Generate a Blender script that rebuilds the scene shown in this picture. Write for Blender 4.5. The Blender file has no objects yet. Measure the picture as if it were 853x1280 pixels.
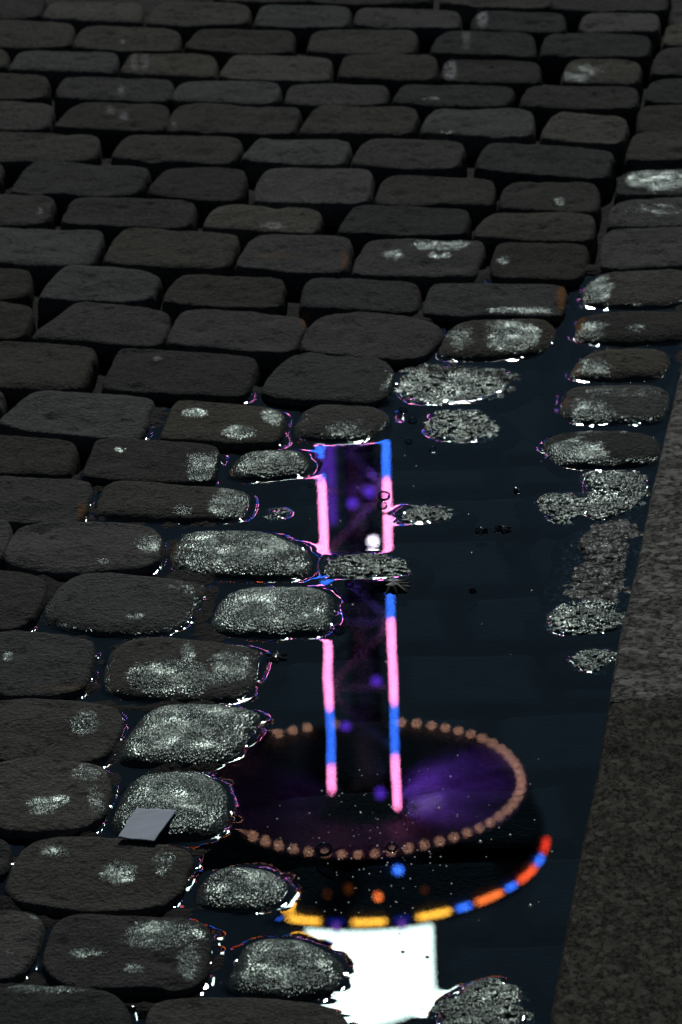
import bpy, math, random
import numpy as np
from mathutils import Matrix, Vector

random.seed(7)
rng = np.random.default_rng(7)
scene = bpy.context.scene
COL = scene.collection
PI = math.pi

# ------------------------------------------------------------------ camera
CAM_H, DEP, ROLL, F = 1.5, math.radians(22.0), math.radians(-2.0), 6580.0
ROT = (Matrix.Rotation(PI / 2 - DEP, 3, 'X') @ Matrix.Rotation(ROLL, 3, 'Z'))
RN = np.array(ROT)
cam_data = bpy.data.cameras.new('camera')
cam = bpy.data.objects.new('camera', cam_data)
COL.objects.link(cam)
cam.matrix_world = Matrix.Translation((0, 0, CAM_H)) @ ROT.to_4x4()
cam_data.sensor_width = 36
cam_data.lens = F / 1280 * 36
cam_data.clip_start = 0.05
cam_data.clip_end = 3000
cam_data.dof.use_dof = True
cam_data.dof.focus_distance = 3.72
cam_data.dof.aperture_fstop = 25
scene.camera = cam


def ray(px, py):
    d = RN @ np.array([(px - 426.5) / F, -(py - 640) / F, -1.0])
    return d / np.linalg.norm(d)


def ground(px, py, z=0.0):
    """where the line of sight of the photograph meets the height z"""
    d = ray(px, py)
    t = (z - CAM_H) / d[2]
    return np.array([d[0] * t, d[1] * t])


def to_px(X, Y, Z):
    P = np.stack([X, Y, Z - CAM_H], -1) @ RN
    return 426.5 - F * P[..., 0] / P[..., 2], 640 + F * P[..., 1] / P[..., 2]


def mirrored(px, py, dist):
    """point of the ride, dist metres ahead, seen by way of the water"""
    d = ray(px, py)
    t = dist / d[1]
    return np.array([d[0] * t, dist, -CAM_H - d[2] * t])


# ------------------------------------------------------------------ helpers
def link(name, me, mat=None, parent=None, smooth=True):
    o = bpy.data.objects.new(name, me)
    COL.objects.link(o)
    if mat:
        me.materials.append(mat)
    if parent:
        o.parent = parent
    if smooth:
        me.polygons.foreach_set('use_smooth', [True] * len(me.polygons))
    return o


def mesh_np(name, V, Fc):
    me = bpy.data.meshes.new(name)
    V = np.asarray(V, np.float32)
    Fc = np.asarray(Fc, np.int32)
    n, k = Fc.shape
    me.vertices.add(len(V))
    me.vertices.foreach_set('co', V.ravel())
    me.loops.add(n * k)
    me.loops.foreach_set('vertex_index', Fc.ravel())
    me.polygons.add(n)
    me.polygons.foreach_set('loop_start', np.arange(n, dtype=np.int32) * k)
    me.polygons.foreach_set('loop_total', np.full(n, k, np.int32))
    me.update(calc_edges=True)
    me.validate()
    return me


def mesh_py(name, V, Fc):
    me = bpy.data.meshes.new(name)
    me.from_pydata([tuple(map(float, v)) for v in V], [], Fc)
    me.update()
    return me


def tag(o, label=None, cat=None, group=None, kind=None):
    if label: o['label'] = label
    if cat: o['category'] = cat
    if group: o['group'] = group
    if kind: o['kind'] = kind
    return o


def hash2(ix, iy, s):
    h = (ix.astype(np.int64) * 374761393 + iy.astype(np.int64) * 668265263 + s * 1442695041) & 0xffffffff
    h = ((h ^ (h >> 13)) * 1274126177) & 0xffffffff
    h = h ^ (h >> 16)
    return (h & 0xffff) / 65535.0


def noise(x, y, s=0):
    x = np.asarray(x, float); y = np.asarray(y, float)
    ix = np.floor(x); iy = np.floor(y)
    fx = x - ix; fy = y - iy
    fx = fx * fx * (3 - 2 * fx); fy = fy * fy * (3 - 2 * fy)
    a = hash2(ix, iy, s); b = hash2(ix + 1, iy, s); c = hash2(ix, iy + 1, s); d = hash2(ix + 1, iy + 1, s)
    return (a * (1 - fx) + b * fx) * (1 - fy) + (c * (1 - fx) + d * fx) * fy - 0.5


def fbm(x, y, s=0, o=3):
    r = 0; a = 1.0; k = 1.0
    for i in range(o):
        r = r + a * noise(x * k + 17.3 * i, y * k - 9.1 * i, s + i)
        a *= 0.5; k *= 2.03
    return r


def chaikin(P, r=0.25, n=2):
    P = np.asarray(P, float)
    for _ in range(n):
        Q = np.roll(P, -1, 0)
        P = np.stack([P * (1 - r) + Q * r, P * r + Q * (1 - r)], 1).reshape(-1, 2)
    return P


def resample(P, n):
    Q = np.vstack([P, P[:1]])
    L = np.r_[0, np.cumsum(np.hypot(*np.diff(Q, axis=0).T))]
    t = np.linspace(0, L[-1], n, endpoint=False)
    return np.stack([np.interp(t, L, Q[:, 0]), np.interp(t, L, Q[:, 1])], -1)


def sdist(X, Y, P):
    """signed distance to polygon P, positive outside"""
    best = np.full(X.shape, 1e9); ins = np.zeros(X.shape, bool)
    n = len(P)
    for i in range(n):
        a = P[i]; b = P[(i + 1) % n]
        e = b - a; L = e @ e + 1e-12
        t = np.clip(((X - a[0]) * e[0] + (Y - a[1]) * e[1]) / L, 0, 1)
        best = np.minimum(best, np.hypot(X - a[0] - t * e[0], Y - a[1] - t * e[1]))
        if a[1] != b[1]:
            c = ((a[1] > Y) != (b[1] > Y)) & (X < (b[0] - a[0]) * (Y - a[1]) / (b[1] - a[1]) + a[0])
            ins ^= c
    return np.where(ins, -best, best)


# ------------------------------------------------------------------ materials
class NT:
    def __init__(s, name):
        s.m = bpy.data.materials.new(name); s.m.use_nodes = True
        s.t = s.m.node_tree; s.t.nodes.clear()
        s.out = s.n('ShaderNodeOutputMaterial')

    def n(s, ty, ins=None, **kw):
        nd = s.t.nodes.new(ty)
        for k, v in kw.items(): setattr(nd, k, v)
        for k, v in (ins or {}).items():
            if isinstance(v, bpy.types.NodeSocket): s.t.links.new(v, nd.inputs[k])
            else: nd.inputs[k].default_value = v
        return nd

    def math(s, op, a, b=0.0, c=0.0, clamp=False):
        nd = s.n('ShaderNodeMath', {0: a, 1: b, 2: c}, operation=op); nd.use_clamp = clamp
        return nd.outputs[0]

    def mix(s, f, a, b):
        nd = s.n('ShaderNodeMix', data_type='RGBA')
        for i, v in ((0, f), (6, a), (7, b)):
            if isinstance(v, bpy.types.NodeSocket): s.t.links.new(v, nd.inputs[i])
            else: nd.inputs[i].default_value = v
        return nd.outputs[2]

    def ramp(s, v, lo, hi, a=0.0, b=1.0):
        nd = s.n('ShaderNodeMapRange', {0: v, 1: lo, 2: hi, 3: a, 4: b}); nd.clamp = True
        return nd.outputs[0]

    def noise(s, vec, scale, detail=3.0, rough=0.55):
        return s.n('ShaderNodeTexNoise', {'Vector': vec, 'Scale': scale, 'Detail': detail, 'Roughness': rough}).outputs[0]

    def done(s, sh):
        s.t.links.new(sh, s.out.inputs[0]); return s.m


def simple(name, col, rough=0.6, metal=0.0, scale=8.0, var=0.25):
    m = NT(name)
    pos = m.n('ShaderNodeTexCoord').outputs['Object']
    nz = m.noise(pos, scale)
    c0 = tuple(c * (1 - var) for c in col[:3]) + (1,); c1 = tuple(min(1, c * (1 + var)) for c in col[:3]) + (1,)
    b = m.n('ShaderNodeBsdfPrincipled', {'Base Color': m.mix(nz, c0, c1), 'Roughness': rough, 'Metallic': metal})
    return m.done(b.outputs[0])


def glow(name, col, strength):
    m = NT(name)
    return m.done(m.n('ShaderNodeEmission', {'Color': tuple(col) + (1,), 'Strength': strength}).outputs[0])


def stone_mat():
    m = NT('setts')
    geo = m.n('ShaderNodeNewGeometry').outputs['Position']
    rnd = m.n('ShaderNodeObjectInfo').outputs['Random']
    wet = m.n('ShaderNodeAttribute', attribute_name='wet').outputs['Fac']
    chalk = m.n('ShaderNodeAttribute', attribute_name='chalk').outputs['Fac']
    off = m.n('ShaderNodeVectorMath', {0: geo, 1: (0, 0, 0)}, operation='ADD')
    v = off.outputs[0]
    vs = m.n('ShaderNodeMapping', {'Vector': geo, 'Scale': (1, .5, 1)}).outputs[0]
    n1 = m.noise(v, 28, 4); n2 = m.noise(v, 210, 3, 0.6); g3 = m.noise(vs, 560, 2, .6); gv = m.n('ShaderNodeTexVoronoi', {'Vector': vs, 'Scale': 640.0}).outputs['Distance']; n3 = m.noise(v, 760, 3, 0.7); n4 = m.noise(v, 90, 3)
    vor = m.n('ShaderNodeTexVoronoi', {'Vector': v, 'Scale': 330.0}).outputs['Distance']
    # dry colour: brown grey, mottled, with pale grains
    hue = m.mix(m.ramp(m.n('ShaderNodeTexWhiteNoise', {'W': m.math('MULTIPLY', rnd, 91.7)}, noise_dimensions='1D').outputs[0], .1, .9), (.94, 1.0, 1.10, 1), (1.03, 1.0, .96, 1))
    base = m.mix(m.ramp(n1, .3, .7), (.088, .082, .075, 1), (.165, .153, .139, 1))
    base = m.mix(m.ramp(n2, .35, .75), base, (.215, .195, .172, 1))
    base = m.mix(m.ramp(n3, .56, .72), base, (.36, .335, .30, 1))
    base = m.mix(m.ramp(vor, .0, .22, .55, 0), base, (.02, .018, .016, 1))
    base = m.mix(m.ramp(n4, .60, .72, 0, .75), base, (.03, .027, .024, 1))
    base = m.n('ShaderNodeVectorMath', {0: base, 1: hue}, operation='MULTIPLY').outputs[0]
    tone = m.ramp(rnd, 0, 1, .55, 1.15)
    base = m.n('ShaderNodeVectorMath', {0: base, 1: (1, 1, 1)}, operation='MULTIPLY')
    m.t.links.new(tone, base.inputs[1])
    base = base.outputs[0]
    base = m.mix(chalk, base, (.75, .72, .75, 1))  # pale tint: chalk marks, and whitening over two wet smears
    orange_edge = m.n('ShaderNodeAttribute', attribute_name='orange_edge').outputs['Fac']
    base = m.mix(m.math('MULTIPLY', orange_edge, m.ramp(n2, .3, .6, .4, 1)), base, (.45, .18, .05, 1))  # orange-brown tint along some stone edges
    # the wet film has a ragged edge of its own
    w = m.math('ADD', m.math('MULTIPLY', m.math('SUBTRACT', m.noise(v, 62, 8, .75), .5), 2.1), wet)
    w = m.math('ADD', w, m.math('MULTIPLY', m.math('SUBTRACT', n3, .5), .8))
    w = m.math('MULTIPLY', m.ramp(w, .42, .66), m.ramp(wet, .02, .12))
    base = m.mix(m.math('MULTIPLY', w, .6), base, (.040, .052, .045, 1))  # damp darkening, with the green of the glints put into the colour
    grain = m.math('ADD', m.math('MULTIPLY', vor, .9), m.math('MULTIPLY', n3, 1.0))
    bump_d = m.n('ShaderNodeBump', {'Strength': .8, 'Distance': .0016, 'Height': m.math('ADD', grain, m.math('MULTIPLY', n2, 1.5))})
    rough_zone = m.ramp(m.noise(v, 48, 4, .6), .36, .60, .20, .75)
    bump_w = m.n('ShaderNodeBump', {'Strength': rough_zone, 'Distance': .0015, 'Height': m.math('ADD', m.math('ADD', gv, m.math('MULTIPLY', g3, 1.2)), m.math('MULTIPLY', n2, 1.3))})
    dry = m.n('ShaderNodeBsdfPrincipled', {'Base Color': base, 'Roughness': .9, 'Specular IOR Level': .05, 'Normal': bump_d.outputs[0]})
    wt = m.n('ShaderNodeBsdfPrincipled', {'Base Color': base, 'Roughness': m.ramp(n1, .35, .65, .18, .36), 'Specular IOR Level': .42, 'Specular Tint': (.60, 1, .80, 1), 'Normal': bump_w.outputs[0]})  # greenish light of the glints is put into the specular tint
    mx = m.n('ShaderNodeMixShader', {0: w, 1: dry.outputs[0], 2: wt.outputs[0]})
    return m.done(mx.outputs[0])


def granite_mat(name, dark, light, sx, gain):
    m = NT(name)
    geo = m.n('ShaderNodeNewGeometry').outputs['Position']
    v = m.n('ShaderNodeMapping', {'Vector': geo, 'Scale': (sx, .6, 1)}).outputs[0]
    wet = m.n('ShaderNodeAttribute', attribute_name='wet').outputs['Fac']
    n1 = m.noise(v, 380, 4, .7); n2 = m.noise(v, 60, 3); n3 = m.noise(v, 420, 2)
    vor = m.n('ShaderNodeTexVoronoi', {'Vector': v, 'Scale': 260.0}).outputs['Color']
    g = m.n('ShaderNodeSeparateColor', {0: vor}).outputs[0]
    c = m.mix(m.ramp(n1, .40, .62), dark + (1,), light + (1,))
    c = m.mix(m.ramp(g, .6, 1.0, 0, .8), c, tuple(x * gain for x in light) + (1,))
    c = m.mix(m.ramp(n2, .55, .75, 0, .6), c, dark + (1,))
    b = m.n('ShaderNodeBump', {'Strength': .7, 'Distance': .002, 'Height': m.math('ADD', n1, m.math('MULTIPLY', n3, .4))})
    p = m.n('ShaderNodeBsdfPrincipled', {'Base Color': c, 'Roughness': .9, 'Specular IOR Level': .06, 'Normal': b.outputs[0]})
    return m.done(p.outputs[0])


def bed_mat():
    m = NT('joint_dirt')
    geo = m.n('ShaderNodeNewGeometry').outputs['Position']
    n1 = m.noise(geo, 60, 4); n2 = m.noise(geo, 330, 3)
    sett = m.n('ShaderNodeAttribute', attribute_name='sunken').outputs['Fac']
    c = m.mix(n1, (.004, .004, .004, 1), (.022, .018, .014, 1))
    c = m.mix(sett, c, m.mix(m.noise(geo, 35, 3), (.10, .11, .10, 1), (.26, .26, .24, 1)))
    b = m.n('ShaderNodeBump', {'Strength': .9, 'Distance': .003, 'Height': m.math('ADD', n1, n2)})
    p = m.n('ShaderNodeBsdfPrincipled', {'Base Color': c, 'Roughness': .7, 'Specular IOR Level': .06, 'Normal': b.outputs[0]})
    return m.done(p.outputs[0])


def gravel_mat():
    m = NT('muddy_gravel')
    geo = m.n('ShaderNodeNewGeometry').outputs['Position']
    vor = m.n('ShaderNodeTexVoronoi', {'Vector': geo, 'Scale': 120.0})
    g = m.n('ShaderNodeSeparateColor', {0: vor.outputs['Color']}).outputs[0]
    n1 = m.noise(geo, 300, 3)
    c = m.mix(m.math('MULTIPLY', m.ramp(g, .3, 1.0), m.ramp(m.noise(geo, 55, 3), .38, .62)), (.008, .009, .009, 1), (.19, .165, .16, 1))
    h = m.math('SUBTRACT', m.math('MULTIPLY', n1, .5), vor.outputs['Distance'])
    b = m.n('ShaderNodeBump', {'Strength': .8, 'Distance': .003, 'Height': h})
    p = m.n('ShaderNodeBsdfPrincipled', {'Base Color': c, 'Roughness': m.ramp(n1, .4, .6, .25, .8), 'Specular IOR Level': .12, 'Normal': b.outputs[0]})
    return m.done(p.outputs[0])


def water_mat():
    m = NT('puddle_water')
    fr = m.n('ShaderNodeFresnel', {'IOR': 1.36}).outputs[0]
    bf = m.n('ShaderNodeNewGeometry').outputs['Backfacing']        # light that leaves the water upwards arrives refracted, never at the critical angle
    fr = m.math('MULTIPLY', fr, m.math('SUBTRACT', 1.0, bf))
    gl = m.n('ShaderNodeBsdfGlossy', {'Color': (1, 1, 1, 1), 'Roughness': 0.0})
    tr = m.n('ShaderNodeBsdfTransparent', {'Color': (.205, .275, .335, 1)})
    mx = m.n('ShaderNodeMixShader', {0: fr, 1: tr.outputs[0], 2: gl.outputs[0]})
    return m.done(mx.outputs[0])


M_STONE = stone_mat()
M_KERB1 = granite_mat('kerb_granite_coarse', (.045, .043, .040), (.34, .32, .29), 0.6, 1.6)
M_KERB2 = granite_mat('kerb_granite_fine', (.020, .019, .016), (.135, .125, .102), 1.0, 1.5)
M_BED = bed_mat()
M_GRAVEL = gravel_mat()
M_WATER = water_mat()

# ------------------------------------------------------------------ stones, traced on the street
Z = 1.9386
OFF = {'A': (0, 0), 'B': (413, 0), 'C': (0, 220), 'D': (413, 220), 'E': (0, 440), 'F': (413, 440),
       'G': (0, 640), 'H': (413, 640), 'I': (0, 840), 'J': (413, 840), 'K': (0, 1040), 'L': (413, 1040)}
ROWS = [
 ['A 530,-45,760,-45,755,4,525,2', 'B -35,-45,245,-45,235,8,-50,6', 'B 275,-45,540,-45,528,18,270,8', 'B 545,-45,820,-45,812,25,535,20'],
 ['A -60,-20,110,-15,95,42,-60,45', 'A 130,2,345,5,335,53,103,42', 'A 388,5,605,10,590,60,348,54', 'A 635,14,850,15,835,68,615,62',
  'B 72,22,315,28,308,68,55,62', 'B 358,28,568,30,560,78,340,70', 'B 617,32,795,35,790,78,602,72'],
 ['A -60,48,180,55,165,112,-60,108', 'A 205,60,435,68,425,122,178,113', 'A 485,66,715,75,705,128,443,115', 'A 760,75,1010,72,1000,128,742,125',
  'B 275,72,490,80,495,135,240,126', 'B 530,82,775,85,768,138,507,135'],
 ['A -60,115,20,120,10,160,-60,165', 'A 50,120,285,125,275,175,20,165', 'A 320,128,525,135,518,190,290,175', 'A 565,130,805,138,795,195,527,186',
  'B 38,135,258,140,250,198,15,190', 'B 283,145,508,148,500,203,268,192', 'B 580,145,750,148,742,205,560,200'],
 ['A -60,178,120,185,105,235,-60,235', 'A 155,188,420,192,405,245,135,235', 'A 437,198,680,200,668,250,415,242', 'A 702,205,940,205,925,250,690,250',
  'B 178,205,445,210,430,255,150,250', 'B 483,210,745,212,738,265,458,260'],
 ['A -60,240,130,250,110,310,-60,308', 'A 200,245,410,252,395,315,125,305', 'A 433,252,730,258,705,325,400,315', 'A 770,258,1015,262,995,325,718,325',
  'B 248,262,490,265,485,330,215,320', 'B 548,272,725,290,700,350,505,335'],
 ['A -60,318,240,325,225,385,-60,390', 'A 315,325,588,335,560,395,265,380', 'A 628,335,850,340,830,400,580,385', 'B 92,338,325,345,305,410,45,400', 'B 383,348,690,365,665,435,350,410'],
 ['A -60,390,10,395,-10,440,-60,440', 'A 85,390,365,405,325,474,20,462', 'A 398,408,600,410,575,486,355,470', 'A 640,408,905,412,890,492,612,488',
  'D 138,-5,395,5,385,68,107,62', 'D 432,12,645,15,645,83,410,75'],
 ['C -60,45,135,48,105,115,-60,112', 'C 180,55,480,65,450,125,145,115', 'C 535,68,780,82,760,135,487,120', 'D 62,72,340,80,320,145,12,135', 'D 388,88,640,92,630,155,342,145'],
 ['C -60,120,250,130,215,213,-60,205', 'C 303,125,580,138,545,223,247,205', 'C 618,142,855,150,830,238,567,220', 'D 92,150,375,155,345,243,52,233', 'D 407,160,630,170,600,250,387,243'],
 ['C -60,218,75,225,60,290,-60,293', 'C 160,215,390,232,360,300,90,293', 'C 438,235,690,250,670,318,392,305', 'C 748,245,1015,258,1005,330,727,315', 'D 248,258,575,265,555,338,222,332'],
 ['C -60,300,85,318,55,390,-60,390', 'C 190,302,415,325,385,406,72,388', 'C 443,322,745,345,705,428,402,405', 'D -20,335,60,330,200,340,275,368,258,400,215,440,80,436,-60,425,-70,390', 'D 295,352,420,347,555,348,540,405,500,436,380,441,258,440,262,410'],
 ['E -60,-28,235,-15,190,90,-60,80', 'E 290,-10,625,12,590,106,247,90', 'E 720,2,860,0,935,20,955,55,920,122,800,113,628,103,660,50', 'F 200,28,300,30,390,35,475,55,440,95,380,118,280,125,200,125,155,100,165,50'],
 ['E -60,95,10,97,-5,140,-60,140', 'E 85,92,375,110,330,213,-10,172', 'E 428,115,690,140,670,218,387,205', 'E 748,125,850,127,930,132,955,165,900,215,707,213,715,165', 'F 265,138,365,140,410,175,400,213,300,217,235,205,230,175'],
 ['E -60,195,185,215,165,298,-60,285', 'E 238,212,535,228,510,313,197,300', 'E 600,235,738,235,754,268,738,298,600,310,550,298,568,260'],
 ['E -60,297,225,310,190,408,-60,400', 'E 255,310,430,315,600,330,612,360,590,410,400,408,222,403,235,350', 'F 162,390,200,366,270,372,310,385,280,405,220,415,170,412'],
 ['G -60,15,30,22,5,113,-60,120', 'G 55,25,340,28,395,50,385,105,340,138,130,143,8,123,25,70', 'G 430,50,520,42,640,45,730,75,768,115,745,155,640,160,440,150,402,110', 'H -15,108,60,100,160,106,200,130,190,150,100,160,0,158,-25,135'],
 ['G -60,132,115,155,105,200,62,275,-60,280', 'G 170,146,300,146,500,172,500,190,442,293,250,300,112,270,107,215', 'G 560,180,660,178,760,180,803,192,815,222,797,285,740,298,515,296,503,255'],
 ['G -60,282,215,297,225,340,202,418,140,438,-60,438', 'G 282,302,430,300,630,325,638,350,612,450,480,460,268,448,243,400', ],
 ['I -60,58,265,72,298,110,250,198,215,212,-60,207', 'I 380,72,520,70,628,90,630,125,565,212,500,228,302,225,278,200,335,110'],
 ['I -60,210,230,217,268,247,248,340,190,378,-60,376', 'I 335,240,430,233,505,240,545,270,560,330,545,388,480,408,310,400,262,385,287,300'],
 ['I -60,397,10,402,22,430,5,480,-60,500', 'K 80,15,250,6,458,36,463,70,420,148,370,182,150,178,14,150,35,80', 'K 530,85,600,78,660,88,702,120,695,155,655,185,560,190,480,180,472,150,492,110'],
 ['K -60,182,90,197,103,230,60,328,20,347,-60,348', 'K 145,205,300,205,480,217,508,240,490,348,450,372,200,368,112,345,115,260', 'K 600,262,680,254,750,262,830,305,838,350,800,395,700,410,565,390,548,360,572,300'],
 ['K -60,372,230,378,298,410,318,470,300,530,-60,530', 'K 400,402,640,405,800,422,850,462,840,530,370,530,355,440', 'L 275,400,340,362,400,350,450,375,472,410,480,470,400,530,290,530,235,450'],
]
GUTTER = ['B 832,8,900,8,900,55,825,52', 'B 818,62,900,58,900,115,805,112', 'B 795,125,900,118,900,182,777,180', 'B 777,195,900,188,900,248,765,245',
          'B 752,256,900,252,900,312,745,315', 'B 737,322,900,315,900,380,715,385', 'D 715,-10,900,-18,900,45,687,45', 'D 692,62,900,45,900,115,670,118',
          'D 667,132,900,122,900,212,652,220', 'D 640,235,720,228,900,222,900,316,625,320,600,290', 'D 602,332,900,320,900,405,590,407,588,370',
          'F 640,-10,740,-12,832,-5,815,66,680,68,575,64,590,25', 'F 590,82,700,78,832,80,818,168,700,170,590,172,552,140,565,95',
          'F 520,202,600,188,805,190,800,272,680,277,560,278,512,240']
WETC = ['F 605,292,680,286,772,288,775,330,755,372,690,400,640,412,610,390,620,340', 'F 502,352,545,340,612,340,640,375,600,398,560,422,515,390',
        'H 532,245,580,212,680,207,715,235,715,265,690,288,600,297,545,294,528,265', 'H 580,345,620,332,690,328,690,358,660,388,620,384,590,368']

# wet areas: px, py, rx, ry, strength
WETB = [(828, 224, 44, 15, .8), (822, 262, 40, 9, .42), (552, 306, 36, 7, 1), (492, 318, 14, 7, .7), (629, 325, 9, 7, .7), (550, 318, 18, 5, .6),
 (745, 360, 20, 22, .85), (770, 383, 35, 5, .8), (655, 388, 44, 5, .75), (640, 418, 34, 22, .95), (575, 420, 18, 18, .6), (742, 405, 22, 6, .7), (795, 410, 14, 6, .6),
 (735, 415, 22, 12, .55), (300, 540, 24, 8, .8), (243, 516, 17, 7, .8), (340, 520, 14, 14, .7), (256, 585, 24, 20, .85), (150, 562, 8, 4, .5), (288, 632, 26, 20, .95), (228, 638, 14, 7, .9),
 (190, 680, 26, 16, .65), (128, 702, 10, 4, .5), (215, 848, 55, 22, 1), (235, 820, 10, 18, .8), (290, 832, 26, 20, .95), (170, 770, 14, 4, .55), (230, 730, 22, 14, .5),
 (105, 902, 18, 16, .85), (110, 965, 26, 14, .55), (120, 1000, 12, 26, .6), (55, 1006, 20, 12, .95), (75, 1000, 12, 8, .8), (70, 1062, 22, 8, .7), (148, 1090, 22, 14, .9), (205, 1075, 16, 22, .65),
 (205, 1170, 50, 20, .9), (235, 1200, 18, 24, .75), (110, 1190, 26, 8, .6), (165, 1210, 16, 6, .6), (60, 1235, 60, 8, .62), (10, 820, 8, 8, .7), (50, 1145, 20, 6, .4),
 (435, 540, 30, 15, .75), (400, 552, 40, 6, .7), (372, 525, 14, 18, .5), (10, 1190, 8, 5, .5), (740, 460, 26, 14, .7), (790, 490, 60, 6, .5),
 (740, 520, 28, 22, .85), (780, 535, 8, 6, .9), (800, 525, 60, 8, .55), (720, 570, 40, 22, .95), (790, 580, 60, 9, .7),
 (520, 480, 40, 26, .75), (590, 485, 50, 18, 1.0), (560, 500, 60, 8, 1.0), (700, 252, 8, 5, .7), (725, 92, 34, 14, .5), (540, 124, 14, 4, .5), (558, 165, 10, 3, .6)]
ORANGE_EDGES = [(499, 470, 5, 20, 1), (531, 527, 6, 14, 1), (288, 588, 6, 15, 1), (214, 688, 8, 16, .8), (702, 372, 5, 15, 1), (697, 412, 6, 14, 1), (723, 405, 7, 18, 1), (722, 458, 5, 13, .8), (707, 500, 4, 12, .5),
        (676, 553, 5, 10, .6), (676, 628, 6, 10, .8), (382, 398, 6, 10, .7), (431, 325, 4, 12, .5), (168, 884, 9, 6, .8), (260, 745, 7, 14, .5), (250, 1100, 6, 14, .6), (103, 640, 6, 10, .6), (330, 580, 14, 4, .5), (345, 320, 30, 3, .2), (528, 368, 4, 8, .6), (100, 860, 50, 4, .25), (290, 580, 8, 6, .5)]  # spots of orange-brown tint, mostly along stone edges
PALE_MARKS = [(603, 22, 6, 11, .8), (583, 48, 5, 12, .35), (563, 88, 7, 13, .8), (168, 78, 5, 10, .35), (181, 77, 5, 10, .35), (152, 113, 4, 6, .5), (155, 145, 5, 6, .5), (138, 138, 5, 6, .3), (153, 52, 3, 3, .7),
 (218, 156, 3, 3, .5), (50, 264, 4, 4, .5), (197, 448, 5, 3, .5), (342, 282, 14, 4, .6), (826, 222, 34, 10, .25), (548, 306, 22, 4, .5)]  # chalk marks; the last two whiten wet smears


def parse(s):
    k, c = s.split(' ')
    c = [float(v) for v in c.split(',')]
    ox, oy = OFF[k]
    P = np.array(c).reshape(-1, 2) / Z + (ox, oy)
    if len(P) == 4:                       # straight-sided sett with rounded corners
        Q = []
        for i in range(4):
            a = P[i]; b = P[(i + 1) % 4]
            L = np.hypot(*(b - a)); r = min(7.5, .2 * L) / L
            m = (a + b) / 2 + np.array([random.uniform(-1.2, 1.2), random.uniform(-1.0, 1.0)])
            Q += [a * (1 - r) + b * r, m, a * r + b * (1 - r)]
        return chaikin(Q, .25, 2)
    return chaikin(P, .25, 2)


PROFILE = {}   # type -> (top height, height at outline, shoulder width, trace height)
WATERLINES = []


def blob(px, py, lst):
    v = np.zeros(px.shape)
    for (x, y, rx, ry, s) in lst:
        q = ((px - x) / rx) ** 2 + ((py - y) / ry) ** 2
        v = np.maximum(v, s * np.clip(1.15 - .62 * q, 0, 1))
    return v


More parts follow.
